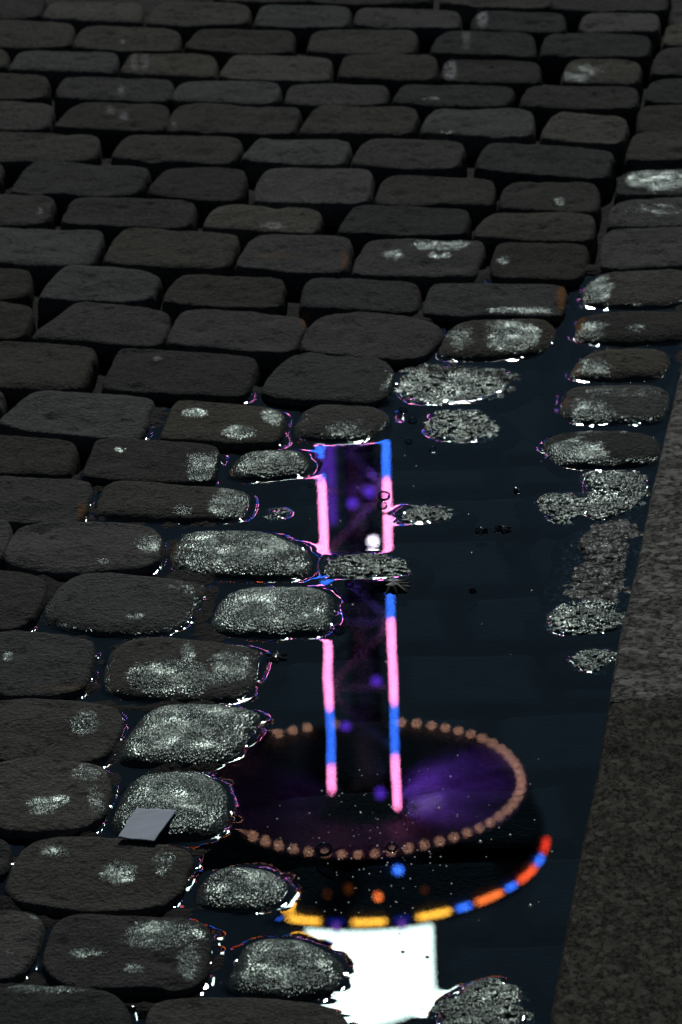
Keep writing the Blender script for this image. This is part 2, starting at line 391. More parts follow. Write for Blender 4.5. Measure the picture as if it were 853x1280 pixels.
def make_stone(name, poly_px, typ, seed, mat=None, wet_all=0.0, NA=104, rings=30, Ht=None):
    H, z0, w, zt = {'dry': (.0064, .0053, .0018, .0058), 'mid': (.0058, .0000, .0065, .0022), 'isle': (.0022, .0000, .014, .0004),
                    'kerb': (.0088, .0078, .0016, .0085), 'mud': (.0007, -.0010, .02, .0001)}[typ]
    rs = random.Random(seed)
    if Ht: H = Ht
    P = np.array([ground(x, y, zt) for x, y in poly_px])
    P = resample(P, NA)
    c = P.mean(0)
    # slightly uneven outline
    ang = np.arctan2(P[:, 1] - c[1], P[:, 0] - c[0])
    wob = 1 + .018 * (noise(np.cos(ang) * 2.2 + seed * 3.7, np.sin(ang) * 2.2, 5)) * 2 + .008 * noise(np.cos(ang) * 9 + seed, np.sin(ang) * 9, 6)
    wob += .010 * noise(np.cos(ang) * 5 + seed, np.sin(ang) * 5, 16)
    if typ == 'kerb': wob[:] = 1
    P = c + (P - c) * wob[:, None]
    if typ == 'dry':
        u_ = (P - c) / (np.hypot(*(P - c).T)[:, None])
        P = P + u_ * .0008
        e_ = np.clip(np.abs(u_[:, 1]) * 2.5, 0, 1)
        P[:, 1] += np.where(u_[:, 1] < 0, -.0036, .0012) * e_
    R = np.hypot(*(P - c).T)
    nrm = np.stack([np.roll(P, -1, 0)[:, 1] - np.roll(P, 1, 0)[:, 1], -(np.roll(P, -1, 0)[:, 0] - np.roll(P, 1, 0)[:, 0])], -1)
    nrm /= np.hypot(*nrm.T)[:, None] + 1e-9
    if ((nrm * (P - c)).sum(1)).mean() < 0: nrm = -nrm
    ts = 1 - np.linspace(1, 0, rings) ** 1.5 * .985
    tiltx, tilty = rs.gauss(0, .014), rs.gauss(0, .014)
    dz = rs.gauss(0, .0006) if typ == 'dry' else 0
    if typ == 'kerb': tiltx = tilty = 0
    V = []
    for t in ts:
        q = c + (P - c) * t
        d = (1 - t) * R
        top = z0 + (H - z0) * (1 - np.exp(-d / w))
        dome = .0006 * (1 - t ** 2)
        zz = top + dome + dz + (tiltx * (q[:, 0] - c[0]) + tilty * (q[:, 1] - c[1])) * np.clip(d / .01, 0, 1)
        V.append(np.column_stack([q, zz]))
    if typ in ('isle', 'mud'):
        sk = [(.003, -.0006), (.007, -.0016), (.012, -.003), (.018, -.006), (.022, -.02)]
    elif typ == 'mid':
        sk = [(.0008, -.0012), (.0018, -.004), (.003, -.009), (.0036, -.02)]
    else:
        sk = [(.0010, z0 - .0015), (.0020, z0 - .0045), (.0027, -.004), (.0032, -.022)]
    for o, zz in sk:
        V.append(np.column_stack([P + nrm * o, np.full(NA, zz)]))
    V.append(np.tile([c[0], c[1], 0], (1, 1)))
    nr = len(ts) + len(sk)
    V = np.vstack(V)
    V[-1, 2] = V[:NA, 2].mean()
    X, Y = V[:, 0], V[:, 1]
    edge = np.ones(len(V)); edge[len(ts) * NA:-1] = .6
    if typ == 'isle':
        n = .0009 * fbm(X / .009, Y / .009, seed, 2) * 2 + .0017 * noise(X / .0026, Y / .0026, seed + 3)
    elif typ == 'mud':
        n = .0011 * fbm(X / .009, Y / .016, seed, 3) * 1.6 + .0009 * noise(X / .0035, Y / .007, seed + 5) + .0002
    elif typ == 'mid':
        n = .0014 * noise(X / .03, Y / .03, seed) + .0007 * noise(X / .009, Y / .009, seed + 1) + .0004 * noise(X / .003, Y / .003, seed + 2)
    else:
        n = .0022 * noise(X / .034, Y / .034, seed) + .0009 * noise(X / .010, Y / .010, seed + 1) + .00045 * noise(X / .0035, Y / .0035, seed + 2)
        # chipped dips
        for _ in range(rs.randint(2, 7)):
            k = rs.randrange(NA); cc = c + (P[k] - c) * rs.uniform(.2, .98); rr = rs.uniform(.004, .010)
            n = n - rs.uniform(.0006, .0022) * np.exp(-((X - cc[0]) ** 2 + (Y - cc[1]) ** 2) / rr ** 2)
    V[:, 2] += n * edge
    idx = np.arange(NA); j = (idx + 1) % NA
    Fq = []
    for r in range(nr - 1):
        Fq.append(np.column_stack([r * NA + idx, r * NA + j, (r + 1) * NA + j, (r + 1) * NA + idx]))
    Fq = np.vstack(Fq)
    ctr = len(V) - 1
    allf = [tuple(f) for f in Fq.tolist()] + [(ctr, int(b), int(a)) for a, b in zip(idx, j)]
    # orient upwards
    a, b, d_ = V[Fq[0][0]], V[Fq[0][1]], V[Fq[0][2]]
    if np.cross(b - a, d_ - a)[2] < 0:
        allf = [f[::-1] for f in allf]
        allf = [f for f in allf]
    me = bpy.data.meshes.new(name)
    O = np.array([c[0], c[1], 0])
    me.from_pydata((V - O).tolist(), [], allf)
    px, py = to_px(V[:, 0], V[:, 1], V[:, 2])
    wv = blob(px, py, WETB)
    if wet_all: wv = np.maximum(wv, wet_all)
    if typ == 'mid' and wet_all < .6:
        tt = np.r_[np.repeat(np.r_[ts, np.ones(len(sk))], NA), 0]
        wv = np.maximum(wv, .62 * np.clip((tt - .86) / .1, 0, 1))
    if typ in ('isle', 'mid', 'mud'): wv = wv * np.clip(1 + (V[:, 2] + .0002) / .0005, 0, 1)      # no film of its own under water
    at = me.attributes.new('wet', 'FLOAT', 'POINT'); at.data.foreach_set('value', wv.astype(np.float32))
    ch = blob(px, py, PALE_MARKS) * (noise(X / .0022, Y / .0022, 9) > -.12)
    at = me.attributes.new('chalk', 'FLOAT', 'POINT'); at.data.foreach_set('value', ch.astype(np.float32))
    at = me.attributes.new('orange_edge', 'FLOAT', 'POINT'); at.data.foreach_set('value', blob(px, py, ORANGE_EDGES).astype(np.float32))
    o = link(name, me, mat or M_STONE)
    o.location = O
    off = {'dry': .0026, 'mid': .0002, 'isle': -.0004, 'kerb': .0026, 'mud': -.001}[typ]
    WATERLINES.append((P + nrm * off, c, typ))
    return o


ORD = ['first', 'second', 'third', 'fourth', 'fifth', 'sixth', 'seventh', 'eighth', 'ninth', 'tenth', 'eleventh', 'twelfth', 'thirteenth',
       'fourteenth', 'fifteenth', 'sixteenth', 'seventeenth', 'eighteenth', 'nineteenth', 'twentieth', 'twenty-first', 'twenty-second', 'twenty-third', 'twenty-fourth']
# kinds and own descriptions of the setts that stand out: (row, place) -> (type, wetness, label)
SPECIAL = {
 (3, 6): ('dry', 0, 'cobblestone with a pale bluish patch, beside the gutter in the fourth row from the top'),
 (3, 5): ('dry', 0, 'cobblestone with a short pale pink mark at its left end, fourth row from the top'),
 (1, 5): ('dry', 0, 'cobblestone with a pale chalky streak across its left end, second row from the top'),
 (3, 2): ('dry', 0, 'dark cobblestone with two faint pale chalk scribbles on top, upper left'),
 (9, 3): ('dry', 0, 'cobblestone carrying a bright white and violet wet smear, tenth row from the top'),
 (9, 4): ('dry', 0, 'cobblestone with one small violet glint on its upper left corner, beside the gutter line'),
 (10, 4): ('dry', 0, 'cobblestone with a greenish wet front edge, directly above the mottled wet cobblestone'),
 (11, 4): ('mid', 0, 'cobblestone with a round glistening greenish patch at the upper tip of the puddle'),
 (12, 3): ('isle', .5, 'cobblestone with brown left rim and glittering right end sloping into the top of the puddle'),
 (12, 2): ('dry', 0, 'broad dark dry cobblestone left of the pinkish glint at the upper shore of the puddle'),
 (13, 3): ('mid', 0, 'cobblestone ending in a thin white waterline directly above the reflected blue and pink lights'),
 (13, 4): ('isle', .8, 'small half sunken cobblestone with orange left rim and dark centre, alone in the upper puddle'),
 (14, 2): ('mid', .9, 'short glittering wet cobblestone just left of the reflected left light strip, its rim violet'),
 (15, 1): ('mid', 0, 'cobblestone with glistening right end and curved violet rim, left shore of the puddle'),
 (15, 2): ('isle', 1, 'thin glittering islet of cobblestone touching the reflected right light strip'),
 (16, 2): ('mid', .7, 'large rounded wet cobblestone with dark dry blotches and pale rim beside the reflected strips'),
 (16, 3): ('isle', 1, 'flat glittering islet of cobblestone lying across the reflected light column'),
 (17, 2): ('mid', .85, 'evenly wet grey green cobblestone with rounded right end, left of the light column'),
 (17, 1): ('mid', 0, 'large dark smooth cobblestone between the puddle shore stones and the left edge stones'),
 (18, 1): ('mid', 0, 'cobblestone with wet V shaped glistening smears, next to the small debris at the puddle shore'),
 (19, 1): ('mid', .85, 'wet cobblestone whose pointed right end touches the reflected ring of bulbs at its upper left'),
 (20, 1): ('mid', 1, 'brightly glittering wet cobblestone that the pale scrap of paper lies on'),
 (20, 0): ('dry', 0, 'dark cobblestone with a sharp white glint left of the paper scrap'),
 (21, 1): ('dry', 0, 'large dark cobblestone with one sparkling chip in the middle, just below the paper scrap'),
 (21, 2): ('mid', 1, 'small brightly glittering cobblestone island touching the yellow end of the reflected rim lights'),
 (22, 1): ('dry', 0, 'large cobblestone with a wet glistening right half, next to last row at the bottom left'),
 (22, 2): ('mid', .75, 'rounded wet cobblestone jutting into the white glare at the bottom'),
 (23, 1): ('dry', 0, 'dark cobblestone cut by the bottom edge of the photo under the white glare'),
 (23, 2): ('isle', 1, 'sparkling rough cobblestone at the bottom right of the white glare'),
 (18, 0): ('dry', 0, None), (19, 0): ('dry', 0, None),
}
sid = 0
for r, row in enumerate(ROWS):
    for k, s in enumerate(row):
        sid += 1
        typ, wet, lab = SPECIAL.get((r, k), ('dry', 0, None))
        fine = typ != 'dry'
        o = make_stone('cobblestone', parse(s), typ, sid, wet_all=wet, NA=168 if fine else 104, rings=46 if fine else 28)
        if lab is None:
            if r == 0: lab = 'dark cobblestone cut by the top edge of the photo, %s from the left' % ORD[k]
            elif k == 0: lab = 'dry dark cobblestone cut by the left edge of the photo, %s row from the top' % ORD[r]
            else: lab = 'dry dark grey cobblestone, %s from the left in the %s row from the top' % (ORD[k], ORD[r])
        tag(o, lab, 'cobblestone', 'cobblestones paving the street')
GLAB = {6: 'gutter cobblestone with a broad pale turquoise wet patch, at the right edge of the photo',
        7: 'gutter cobblestone with a faint grey streak, directly below the one with the turquoise patch',
        9: 'long gutter cobblestone with a curling green wet smear on its left end',
        10: 'gutter cobblestone with an orange brown left rim standing at the narrow tip of the puddle',
        11: 'wet edged gutter cobblestone above the violet rimmed one, where the granite kerb begins',
        12: 'gutter cobblestone with violet left rim and a white sparkle in its middle',
        13: 'long green glistening gutter cobblestone reaching from the kerb into the puddle'}
for k, s in enumerate(GUTTER):
    sid += 1
    typ = 'dry' if k < 9 else 'mid'
    o = make_stone('gutter_stone', parse(s), typ, sid, wet_all=[0, 0, 0, .0, .0][k - 9] if k >= 9 else 0, NA=150, rings=34)
    tag(o, GLAB.get(k, 'dark gutter cobblestone cut by the right edge of the photo, %s from the top' % ORD[k]), 'cobblestone', 'cobblestones of the gutter beside the kerb')
WLAB = ['mottled green wet cobblestone against the kerb, upper of two merging islands',
        'short wet cobblestone island jutting left with a brown rim, lower of two merging islands',
        'round glittering cobblestone island below the muddy gravel beside the kerb',
        'smallest sparkling cobblestone tip beside the kerb, just above the kerb joint']
for k, s in enumerate(WETC):
    sid += 1
    o = make_stone('cobblestone', parse(s), 'isle', sid, wet_all=[.8, .85, 1, 1][k], NA=168, rings=46, Ht=.0032 if k < 3 else None)
    tag(o, WLAB[k], 'cobblestone', 'cobblestones paving the street')
g = make_stone('muddy_gravel', chaikin(np.array([(560, 195), (575, 150), (600, 110), (590, 70), (640, 35), (690, 5), (758, 5), (742, 110), (722, 210), (690, 235), (600, 225)]) / Z + (413, 640), .25, 2),
               'mud', 901, mat=M_GRAVEL, NA=240, rings=70)
tag(g, 'rough patch of muddy gravel between the kerb and the wet cobblestones', 'gravel', kind='stuff')
# islet of grit
g = make_stone('stone_tip', chaikin(np.array([(640, 388), (670, 376), (705, 385), (690, 400), (650, 402)]) / Z + (0, 440), .25, 2), 'isle', 950, wet_all=1, NA=90, rings=20, Ht=.001)
tag(g, 'tiny glittering tip of a sunken stone left of the reflected light strips', 'stone')

# ------------------------------------------------------------------ kerb
def kerb(pts, seed, mat, label):
    P = []
    pts = np.array(pts, float)
    n = len(pts)
    for i in range(n):
        a, b = pts[i], pts[(i + 1) % n]
        L = np.hypot(*(b - a)); r = min(4.0, .2 * L) / L
        P += [a * (1 - r) + b * r, (a + b) / 2, a * r + b * (1 - r)]
    o = make_stone('kerb_stone', chaikin(P, .25, 1), 'kerb', seed, mat=mat, NA=400, rings=80)
    return tag(o, label, 'kerb', 'granite kerb stones along the gutter')


kerb([(862, 425), (853, 463), (833, 545), (815, 622), (802, 690), (789, 745), (776, 800), (768, 850), (764, 877), (950, 868), (1060, 866), (1110, 425)], 701, M_KERB1,
     'pale coarse grained granite kerb stone, upper one above the kerb joint')
kerb([(763, 877), (755, 935), (742, 1000), (727, 1070), (710, 1165), (696, 1240), (682, 1330), (1010, 1330), (1060, 866), (950, 868)], 702, M_KERB2,
     'darker brownish granite kerb stone at the lower right, below the kerb joint')

# ------------------------------------------------------------------ water sheet with a meniscus at every stone
WP = [(560, 352), (620, 335), (700, 330), (870, 345), (900, 700), (860, 1330), (-40, 1330), (-40, 800), (40, 690), (85, 600), (160, 560), (170, 500), (260, 478), (350, 490), (470, 440), (520, 395)]
WPW = np.array([ground(x, y) for x, y in WP])
h = .0013
gx = np.arange(WPW[:, 0].min(), WPW[:, 0].max(), h); gy = np.arange(WPW[:, 1].min(), WPW[:, 1].max(), h)
GX, GY = np.meshgrid(gx, gy)
lift = np.zeros_like(GX)
near = np.full(GX.shape, 1.0); hit = np.zeros(GX.shape, bool)
for (P, c, typ) in WATERLINES:
    x0, y0 = P.min(0) - .016; x1, y1 = P.max(0) + .016
    i0, i1 = np.searchsorted(gx, [x0, x1]); j0, j1 = np.searchsorted(gy, [y0, y1])
    if i1 <= i0 or j1 <= j0: continue
    sl = (slice(j0, j1), slice(i0, i1))
    Q = P[::2] if len(P) > 120 else P
    sd = sdist(GX[sl], GY[sl], Q)
    hit[sl] |= sd < -.007
    if typ in ('mid', 'isle', 'dry'): near[sl] = np.minimum(near[sl], np.where(sd > 0, sd + (.0022 if typ == 'isle' else 0), sd))
amp = .0007
near_all = near
kerbd = np.full(GX.shape, 1.0)
lift = np.where(near < 0, amp, amp * np.exp(-np.clip(near, 0, 1) / .0021))
jit = noise(GX / .012, GY / .012, 44)
lift *= np.clip(.60 + 1.9 * jit, .03, 1.4)
lift += .000012 * noise(GX / .05, GY / .05, 45)
inside = sdist(GX, GY, WPW) < 0
for (qx, qy, rr, hh) in ((482, 503, .006, .0012), (468, 505, .012, .0007), (505, 520, .005, .0006), (409, 706, .006, .0004), (211, 712, .006, .0006)):  # swells added to the water surface to catch coloured glints
    gp = ground(qx, qy); lift += hh * np.exp(-(((GX - gp[0]) / rr) ** 2 + ((GY - gp[1]) / (rr * 1.6)) ** 2))
WZ = lift
ny, nx = GX.shape
ID = np.arange(nx * ny).reshape(ny, nx)
keep = inside & ~hit
q = keep[:-1, :-1] & keep[1:, :-1] & keep[:-1, 1:] & keep[1:, 1:]
Fq = np.column_stack([ID[:-1, :-1][q], ID[:-1, 1:][q], ID[1:, 1:][q], ID[1:, :-1][q]])
used = np.zeros(nx * ny, bool); used[Fq.ravel()] = True
remap = np.cumsum(used) - 1
V = np.column_stack([GX.ravel(), GY.ravel(), WZ.ravel()])[used]
o = link('puddle_water', mesh_np('puddle_water', V, remap[Fq]), M_WATER)
tag(o, kind='structure')

# ------------------------------------------------------------------ ground under everything
def axis(a, b, s, far):
    L = list(np.arange(a, b, s)); st = s
    lo, hi = [], []
    x = a
    while x > -far: st *= 1.35; x -= st; lo.append(x)
    st = s; x = L[-1]
    while x < far: st *= 1.35; x += st; hi.append(x)
    return np.array(lo[::-1] + L + hi)


bx = axis(-.6, .7, .006, 900); by = axis(2.7, 5.6, .006, 900)
BX, BY = np.meshgrid(bx, by)
px, py = to_px(BX, BY, np.zeros_like(BX))
BZ = -.013 + .006 * fbm(BX / .03, BY / .03, 3, 3)
band = sdist(BX, BY, WPW)
BZ += .014 * np.exp(-(np.clip(np.abs(band + .01) - .008, 0, 9) / .012) ** 2)
left = np.clip((330 - px) / 60, 0, 1) * (py > 480) * (band < 0)      # shallow, silted joints on the left shore
BZ = np.where(left > 0, BZ * (1 - left) + left * (-.0002 + .007 * fbm(BX / .02, BY / .02, 8, 3)), BZ)
# the setts that lie wholly under water are part of this sheet: low cushions in rows
rowy = sorted([float(ground(600, y, -.006)[1]) for y in (577, 615, 666, 738, 808, 886, 975, 1065, 1171, 1275)])
ri = np.searchsorted(rowy, BY)
dr_ = np.min([np.abs(BY + .004 * noise(BX / .05, BX * 0, 12) - y) for y in rowy], 0)
ux = (BX + ri * .061 + .01 * noise(BY / .04, ri, 5)) / .112
dc_ = np.abs(ux - np.round(ux)) * .112
cush = np.clip(np.minimum(dr_, dc_) / .009 - .6, 0, 1)
deep = np.clip((px - 330) / 40, 0, 1) * (band < -.02)
cush = cush * deep * (py > 450)
BZ = BZ * (1 - cush) + cush * (-.0062 + .0012 * fbm(BX / .02, BY / .02, 15, 2))
near_ok = (np.abs(BX) < 2) & (BY > 1) & (BY < 8)
BZ = np.where(near_ok, BZ, -.013)
ny, nx = BX.shape
ID = np.arange(nx * ny).reshape(ny, nx)
Fq = np.column_stack([ID[:-1, :-1].ravel(), ID[:-1, 1:].ravel(), ID[1:, 1:].ravel(), ID[1:, :-1].ravel()])
o = link('ground', mesh_np('ground', np.column_stack([BX.ravel(), BY.ravel(), BZ.ravel()]), Fq), M_BED)
at = o.data.attributes.new('sunken', 'FLOAT', 'POINT'); at.data.foreach_set('value', (cush * near_ok).ravel().astype(np.float32))
tag(o, kind='structure')

# ------------------------------------------------------------------ scrap of paper
def sheet(name, px4, z, mat, thick=.0003, n=14, curl=.002, parent=None, seed=0):
    C4 = [ground(x, y, z) for x, y in px4]
    V = []
    for i in range(n):
        for j in range(n):
            u, v = i / (n - 1), j / (n - 1)
            p = (C4[0] * (1 - u) + C4[1] * u) * (1 - v) + (C4[3] * (1 - u) + C4[2] * u) * v
            zz = z + curl * ((u - .5) ** 2 * 2 + (v - .4) ** 2) + .0007 * float(noise(u * 3, v * 3, seed))
            ee = min(u, v, 1 - u, 1 - v) < .02
            jx = .0007 * float(noise(u * 14, v * 14, seed + 2)) * ee
            zz += .0005 * abs(float(noise(u * 2 + v * 5, v, seed + 3)))
            V.append((p[0] + jx, p[1] + jx * 2, zz))
    Fc = [(i * n + j, i * n + j + 1, (i + 1) * n + j + 1, (i + 1) * n + j) for i in range(n - 1) for j in range(n - 1)]
    V = np.array(V); c = V.mean(0)
    o = link(name, mesh_py(name, V - c, Fc), mat, parent)
    o.location = c
    s = o.modifiers.new('thickness', 'SOLIDIFY'); s.thickness = thick
    return o


M_PAPER = simple('damp_paper', (.68, .73, .92), .7, scale=60, var=.10)
o = sheet('paper_scrap', [(171, 1010), (221, 1013), (193, 1052), (148, 1047)], .0088, M_PAPER, curl=.0006, n=30, seed=4)
tag(o, 'small pale lilac square scrap of damp paper lying on the wet cobblestone', 'paper')

# ------------------------------------------------------------------ leaf and floating crumbs
M_LEAF = simple('rotten_leaf', (.02, .016, .012), .45, scale=200)
M_CRUMB = simple('wet_crumb', (.05, .045, .04), .12, scale=400)
M_BUBBLE = NT('bubble_film')
_f = M_BUBBLE.n('ShaderNodeFresnel', {'IOR': 1.5}).outputs[0]
_g = M_BUBBLE.n('ShaderNodeBsdfGlossy', {'Roughness': .02}); _t = M_BUBBLE.n('ShaderNodeBsdfTransparent', {'Color': (.8, .85, .9, 1)})
M_BUBBLE = M_BUBBLE.done(M_BUBBLE.n('ShaderNodeMixShader', {0: _f, 1: _t.outputs[0], 2: _g.outputs[0]}).outputs[0])


def burr(name, x, y, rw, rh, mat, seed, spikes=9, height=.004, z=.0):
    """a crumpled, lobed bit of leaf or grit: closed thick mesh with an uneven spiky outline"""
    rs = random.Random(seed)
    c = ground(x, y, z); sx = rw / F * 3.9; sy = rh / F * 3.9 / .39
    n = spikes * 2
    V = [(0, 0, height)]
    for ring, (k, hh) in enumerate(((.5, height * .8), (1.0, .0006), (.9, -.0012))):
        for i in range(n):
            a = 2 * PI * i / n + rs.uniform(-.1, .1)
            r = k * ((1.15 if i % 2 else .68) + rs.uniform(-.15, .15)) if ring else k * rs.uniform(.7, 1.1)
            V.append((math.cos(a) * sx * r, math.sin(a) * sy * r, hh * rs.uniform(.6, 1.3)))
    Fc = [(0, 1 + i, 1 + (i + 1) % n) for i in range(n)]
    for ring in range(2):
        b = 1 + ring * n
        Fc += [(b + i, b + n + i, b + n + (i + 1) % n, b + (i + 1) % n) for i in range(n)]
    Fc.append(tuple(1 + 2 * n + i for i in range(n))[::-1])
    o = link(name, mesh_py(name, V, Fc), mat, smooth=False)
    o.location = (c[0], c[1], z)
    return o


o = burr('leaf', 492, 733, 21, 9, M_LEAF, 3, 11, .004)
tag(o, 'black curled rotten leaf with ragged edges on the water below the flat islet', 'leaf')
crumbs = [(602, 664, 8, 4, 'dark shiny crumb floating in the middle of the puddle, left one of a pair'),
          (629, 662, 10, 5, 'dark shiny crumb floating in the middle of the puddle, right one of a pair'),
          (591, 738, 5, 3, 'lone tiny crumb floating in the open water right of the rotten leaf'),
          (346, 822, 12, 6, 'dark bit of debris at the shore beside the cobblestone with V shaped smears'),
          (646, 614, 4, 3, 'tiny brown speck floating right of the thin islet'),
          (165, 1262, 5, 3, 'small wet grit lump in the bottom joint, left of two'),
          (180, 1268, 6, 4, 'small wet grit lump in the bottom joint, right of two')]
for i, (x, y, a, b, l) in enumerate(crumbs):
    tag(burr('debris_crumb', x, y, a, b, M_CRUMB, 20 + i, 6, .0025), l, 'debris', 'bits of debris in the puddle')


def bubble(x, y, r, label):
    c = ground(x, y, 0); r = r / F * 3.9
    V, Fc, n, m = [], [], 20, 7
    for j in range(m):
        ph = PI / 2 * j / (m - 1)
        for i in range(n):
            a = 2 * PI * i / n
            k = math.cos(ph) * r
            zz = math.sin(ph) * r * .75
            V.append((math.cos(a) * k, math.sin(a) * k, zz + .0003))
    V.append((0, 0, r * .75 + .0003))
    for j in range(m - 2):
        Fc += [(j * n + i, j * n + (i + 1) % n, (j + 1) * n + (i + 1) % n, (j + 1) * n + i) for i in range(n)]
    Fc += [((m - 2) * n + i, (m - 2) * n + (i + 1) % n, (m - 2 + 1) * n) for i in range(n)]
    o = link('bubble', mesh_py('bubble', V, Fc), M_BUBBLE)
    o.location = (c[0], c[1], 0)
    tag(o, label, 'bubble', 'bubbles on the puddle')


for b in [(504, 513, 6, 'upper bubble between the upper shore stones and the small half sunken cobblestone'),
          (516, 526, 6, 'middle bubble left of the small half sunken cobblestone, just under the topmost'),
          (511, 552, 5, 'lone bubble right of the top end of the reflected right strip'),
          (541, 562, 5, 'bubble just below the small half sunken cobblestone'),
          (388, 607, 4, 'bubble touching the upper part of the reflected left light strip'),
          (480, 620, 8, 'bubble lying on the pink part of the reflected right light strip, upper of two'),
          (478, 632, 7, 'bubble lying on the reflected right light strip, lower of two'),
          (437, 729, 6, 'bubble just below the left part of the flat islet'),
          (442, 767, 6, 'small bubble between the two reflected strips below the flat islet'),
          (424, 788, 8, 'flat bubble near the lower right corner of the evenly wet cobblestone'),
          (405, 1062, 10, 'largest white glinting bubble on the front of the reflected ring of bulbs'),
          (490, 1059, 7, 'small glinting bubble on the reflected ring of bulbs, right of the largest one')]:
    bubble(*b)

# fine floating dust: nobody could count it
V, Fc = [], []
for i in range(170):
    if i < 130: x, y = rng.normal(500, 75), rng.normal(1075, 60)
    else: x, y = rng.uniform(340, 690), rng.uniform(560, 1200)
    if not (300 < x < 700 and 560 < y < 1250): continue
    c = ground(x, y, .0002)
    if min(float(sdist(np.array([c[0]]), np.array([c[1]]), P[::6])[0]) for (P, cc, t) in WATERLINES[90:] if abs(cc[0] - c[0]) < .15 and abs(cc[1] - c[1]) < .2 or t == 'x') < .002 if any(abs(cc[0] - c[0]) < .15 and abs(cc[1] - c[1]) < .2 for (P, cc, t) in WATERLINES[90:]) else False: continue
    r = rng.uniform(.0004, .0010) * (1 + (rng.random() < .08)); b = len(V)
    V += [(c[0] + r, c[1], .0001), (c[0], c[1] + r * 1.6, .0001), (c[0] - r, c[1], .0001), (c[0], c[1] - r * 1.6, .0001), (c[0], c[1], .0001 + r * .8)]
    Fc += [(b, b + 1, b + 4), (b + 1, b + 2, b + 4), (b + 2, b + 3, b + 4), (b + 3, b, b + 4)]
o = link('floating_dust', mesh_py('floating_dust', V, Fc), simple('pale_dust', (.30, .31, .30), .3, scale=50), smooth=True)
tag(o, 'fine pale dust and pollen floating on the lower part of the puddle', 'dust', kind='stuff')

# ------------------------------------------------------------------ the fairground ride that the puddle mirrors
D = 110.0
axis_hi = mirrored(455.5, 985, D)
axis_lo = mirrored(441.5, 560, D)
AX, AY = float(axis_hi[0]), D
MPP = float(np.linalg.norm(axis_hi + (0, 0, CAM_H)) / F)          # metres per photo pixel out there
zof = lambda py, px=460, d=D: float(mirrored(px, py, d)[2])
M_STEEL = simple('dark_painted_steel', (.05, .05, .06), .5, .3, scale=3)
M_BRACE = simple('pale_painted_steel', (.20, .20, .24), .5, .0, scale=3)
M_CANOPY = simple('canopy_panels', (.10, .09, .12), .6, 0, scale=1.1, var=.95)
M_PINK = glow('pink_led', (1.0, .24, .55), 62)
M_BLUE = glow('blue_led', (.035, .17, 1.0), 32)
M_PURPLE = glow('purple_led', (.16, .05, .75), 3.2)
M_PURPLE2 = glow('purple_lamp_glass', (.16, .05, 1.0), 6)
M_WHITEL = glow('white_lamp_glass', (.85, .8, 1.0), 40)
M_BULB = glow('warm_bulb_glass', (1.0, .52, .33), 12.5)
M_YEL = glow('yellow_led', (1.0, .50, .05), 30)
M_ORG = glow('orange_led', (1.0, .20, .04), 26)
M_RED = glow('red_led', (1.0, .05, .02), 18)
M_SIGN = glow('white_backlit_panel', (.74, 1.0, .95), 24)

ride = bpy.data.objects.new('fairground_ride', None); COL.objects.link(ride)
ride.location = (AX, AY, 0)
tag(ride, 'fairground ride with pink and blue light strips and bulb ringed top, mirrored in the puddle', 'ride')


def bars(name, segs, r, mat, parent=ride, n=6):
    V, Fc = [], []
    for a, b in segs:
        a, b = Vector(a), Vector(b); d = (b - a).normalized()
        u = d.orthogonal().normalized(); w = d.cross(u); k = len(V)
        for p in (a, b):
            V += [tuple(p + (u * math.cos(2 * PI * i / n) + w * math.sin(2 * PI * i / n)) * r) for i in range(n)]
        Fc += [(k + i, k + (i + 1) % n, k + n + (i + 1) % n, k + n + i) for i in range(n)]
        Fc += [tuple(k + i for i in range(n))[::-1], tuple(k + n + i for i in range(n))]
    return link(name, mesh_py(name, V, Fc), mat, parent, smooth=False)


def ball(name, p, r, mat, parent=ride, n=12):
    V, Fc = [(0, 0, r)], []
    m = n // 2
    for j in range(1, m):
        for i in range(n):
            a, b = PI * j / m, 2 * PI * i / n
            V.append((r * math.sin(a) * math.cos(b), r * math.sin(a) * math.sin(b), r * math.cos(a)))
    V.append((0, 0, -r)); L = len(V) - 1
    Fc += [(0, 1 + i, 1 + (i + 1) % n) for i in range(n)]
    for j in range(m - 2):
        Fc += [(1 + j * n + i, 1 + (j + 1) * n + i, 1 + (j + 1) * n + (i + 1) % n, 1 + j * n + (i + 1) % n) for i in range(n)]
    Fc += [(L, 1 + (m - 2) * n + (i + 1) % n, 1 + (m - 2) * n + i) for i in range(n)]
    o = link(name, mesh_py(name, V, Fc), mat, parent)
    o.location = p
    return o


def lathe(name, prof, mat, parent=ride, n=72, a0=0.0, a1=2 * PI, closed=True, thick=None):
    V, Fc = [], []
    na = n if closed else n + 1
    for i in range(na):
        a = a0 + (a1 - a0) * i / n
        V += [(r * math.sin(a), -r * math.cos(a), z) for r, z in prof]
    m = len(prof)
    for i in range(n):
        i2 = (i + 1) % na
        for j in range(m - 1):
            Fc.append((i * m + j, i2 * m + j, i2 * m + j + 1, i * m + j + 1))
    return link(name, mesh_py(name, V, Fc), mat, parent, smooth=False)


Zring = zof(983, 458); Zrim = zof(1052, 460)
RR = 196 * MPP; RRIM = 226 * MPP
hw = 39.5 * MPP
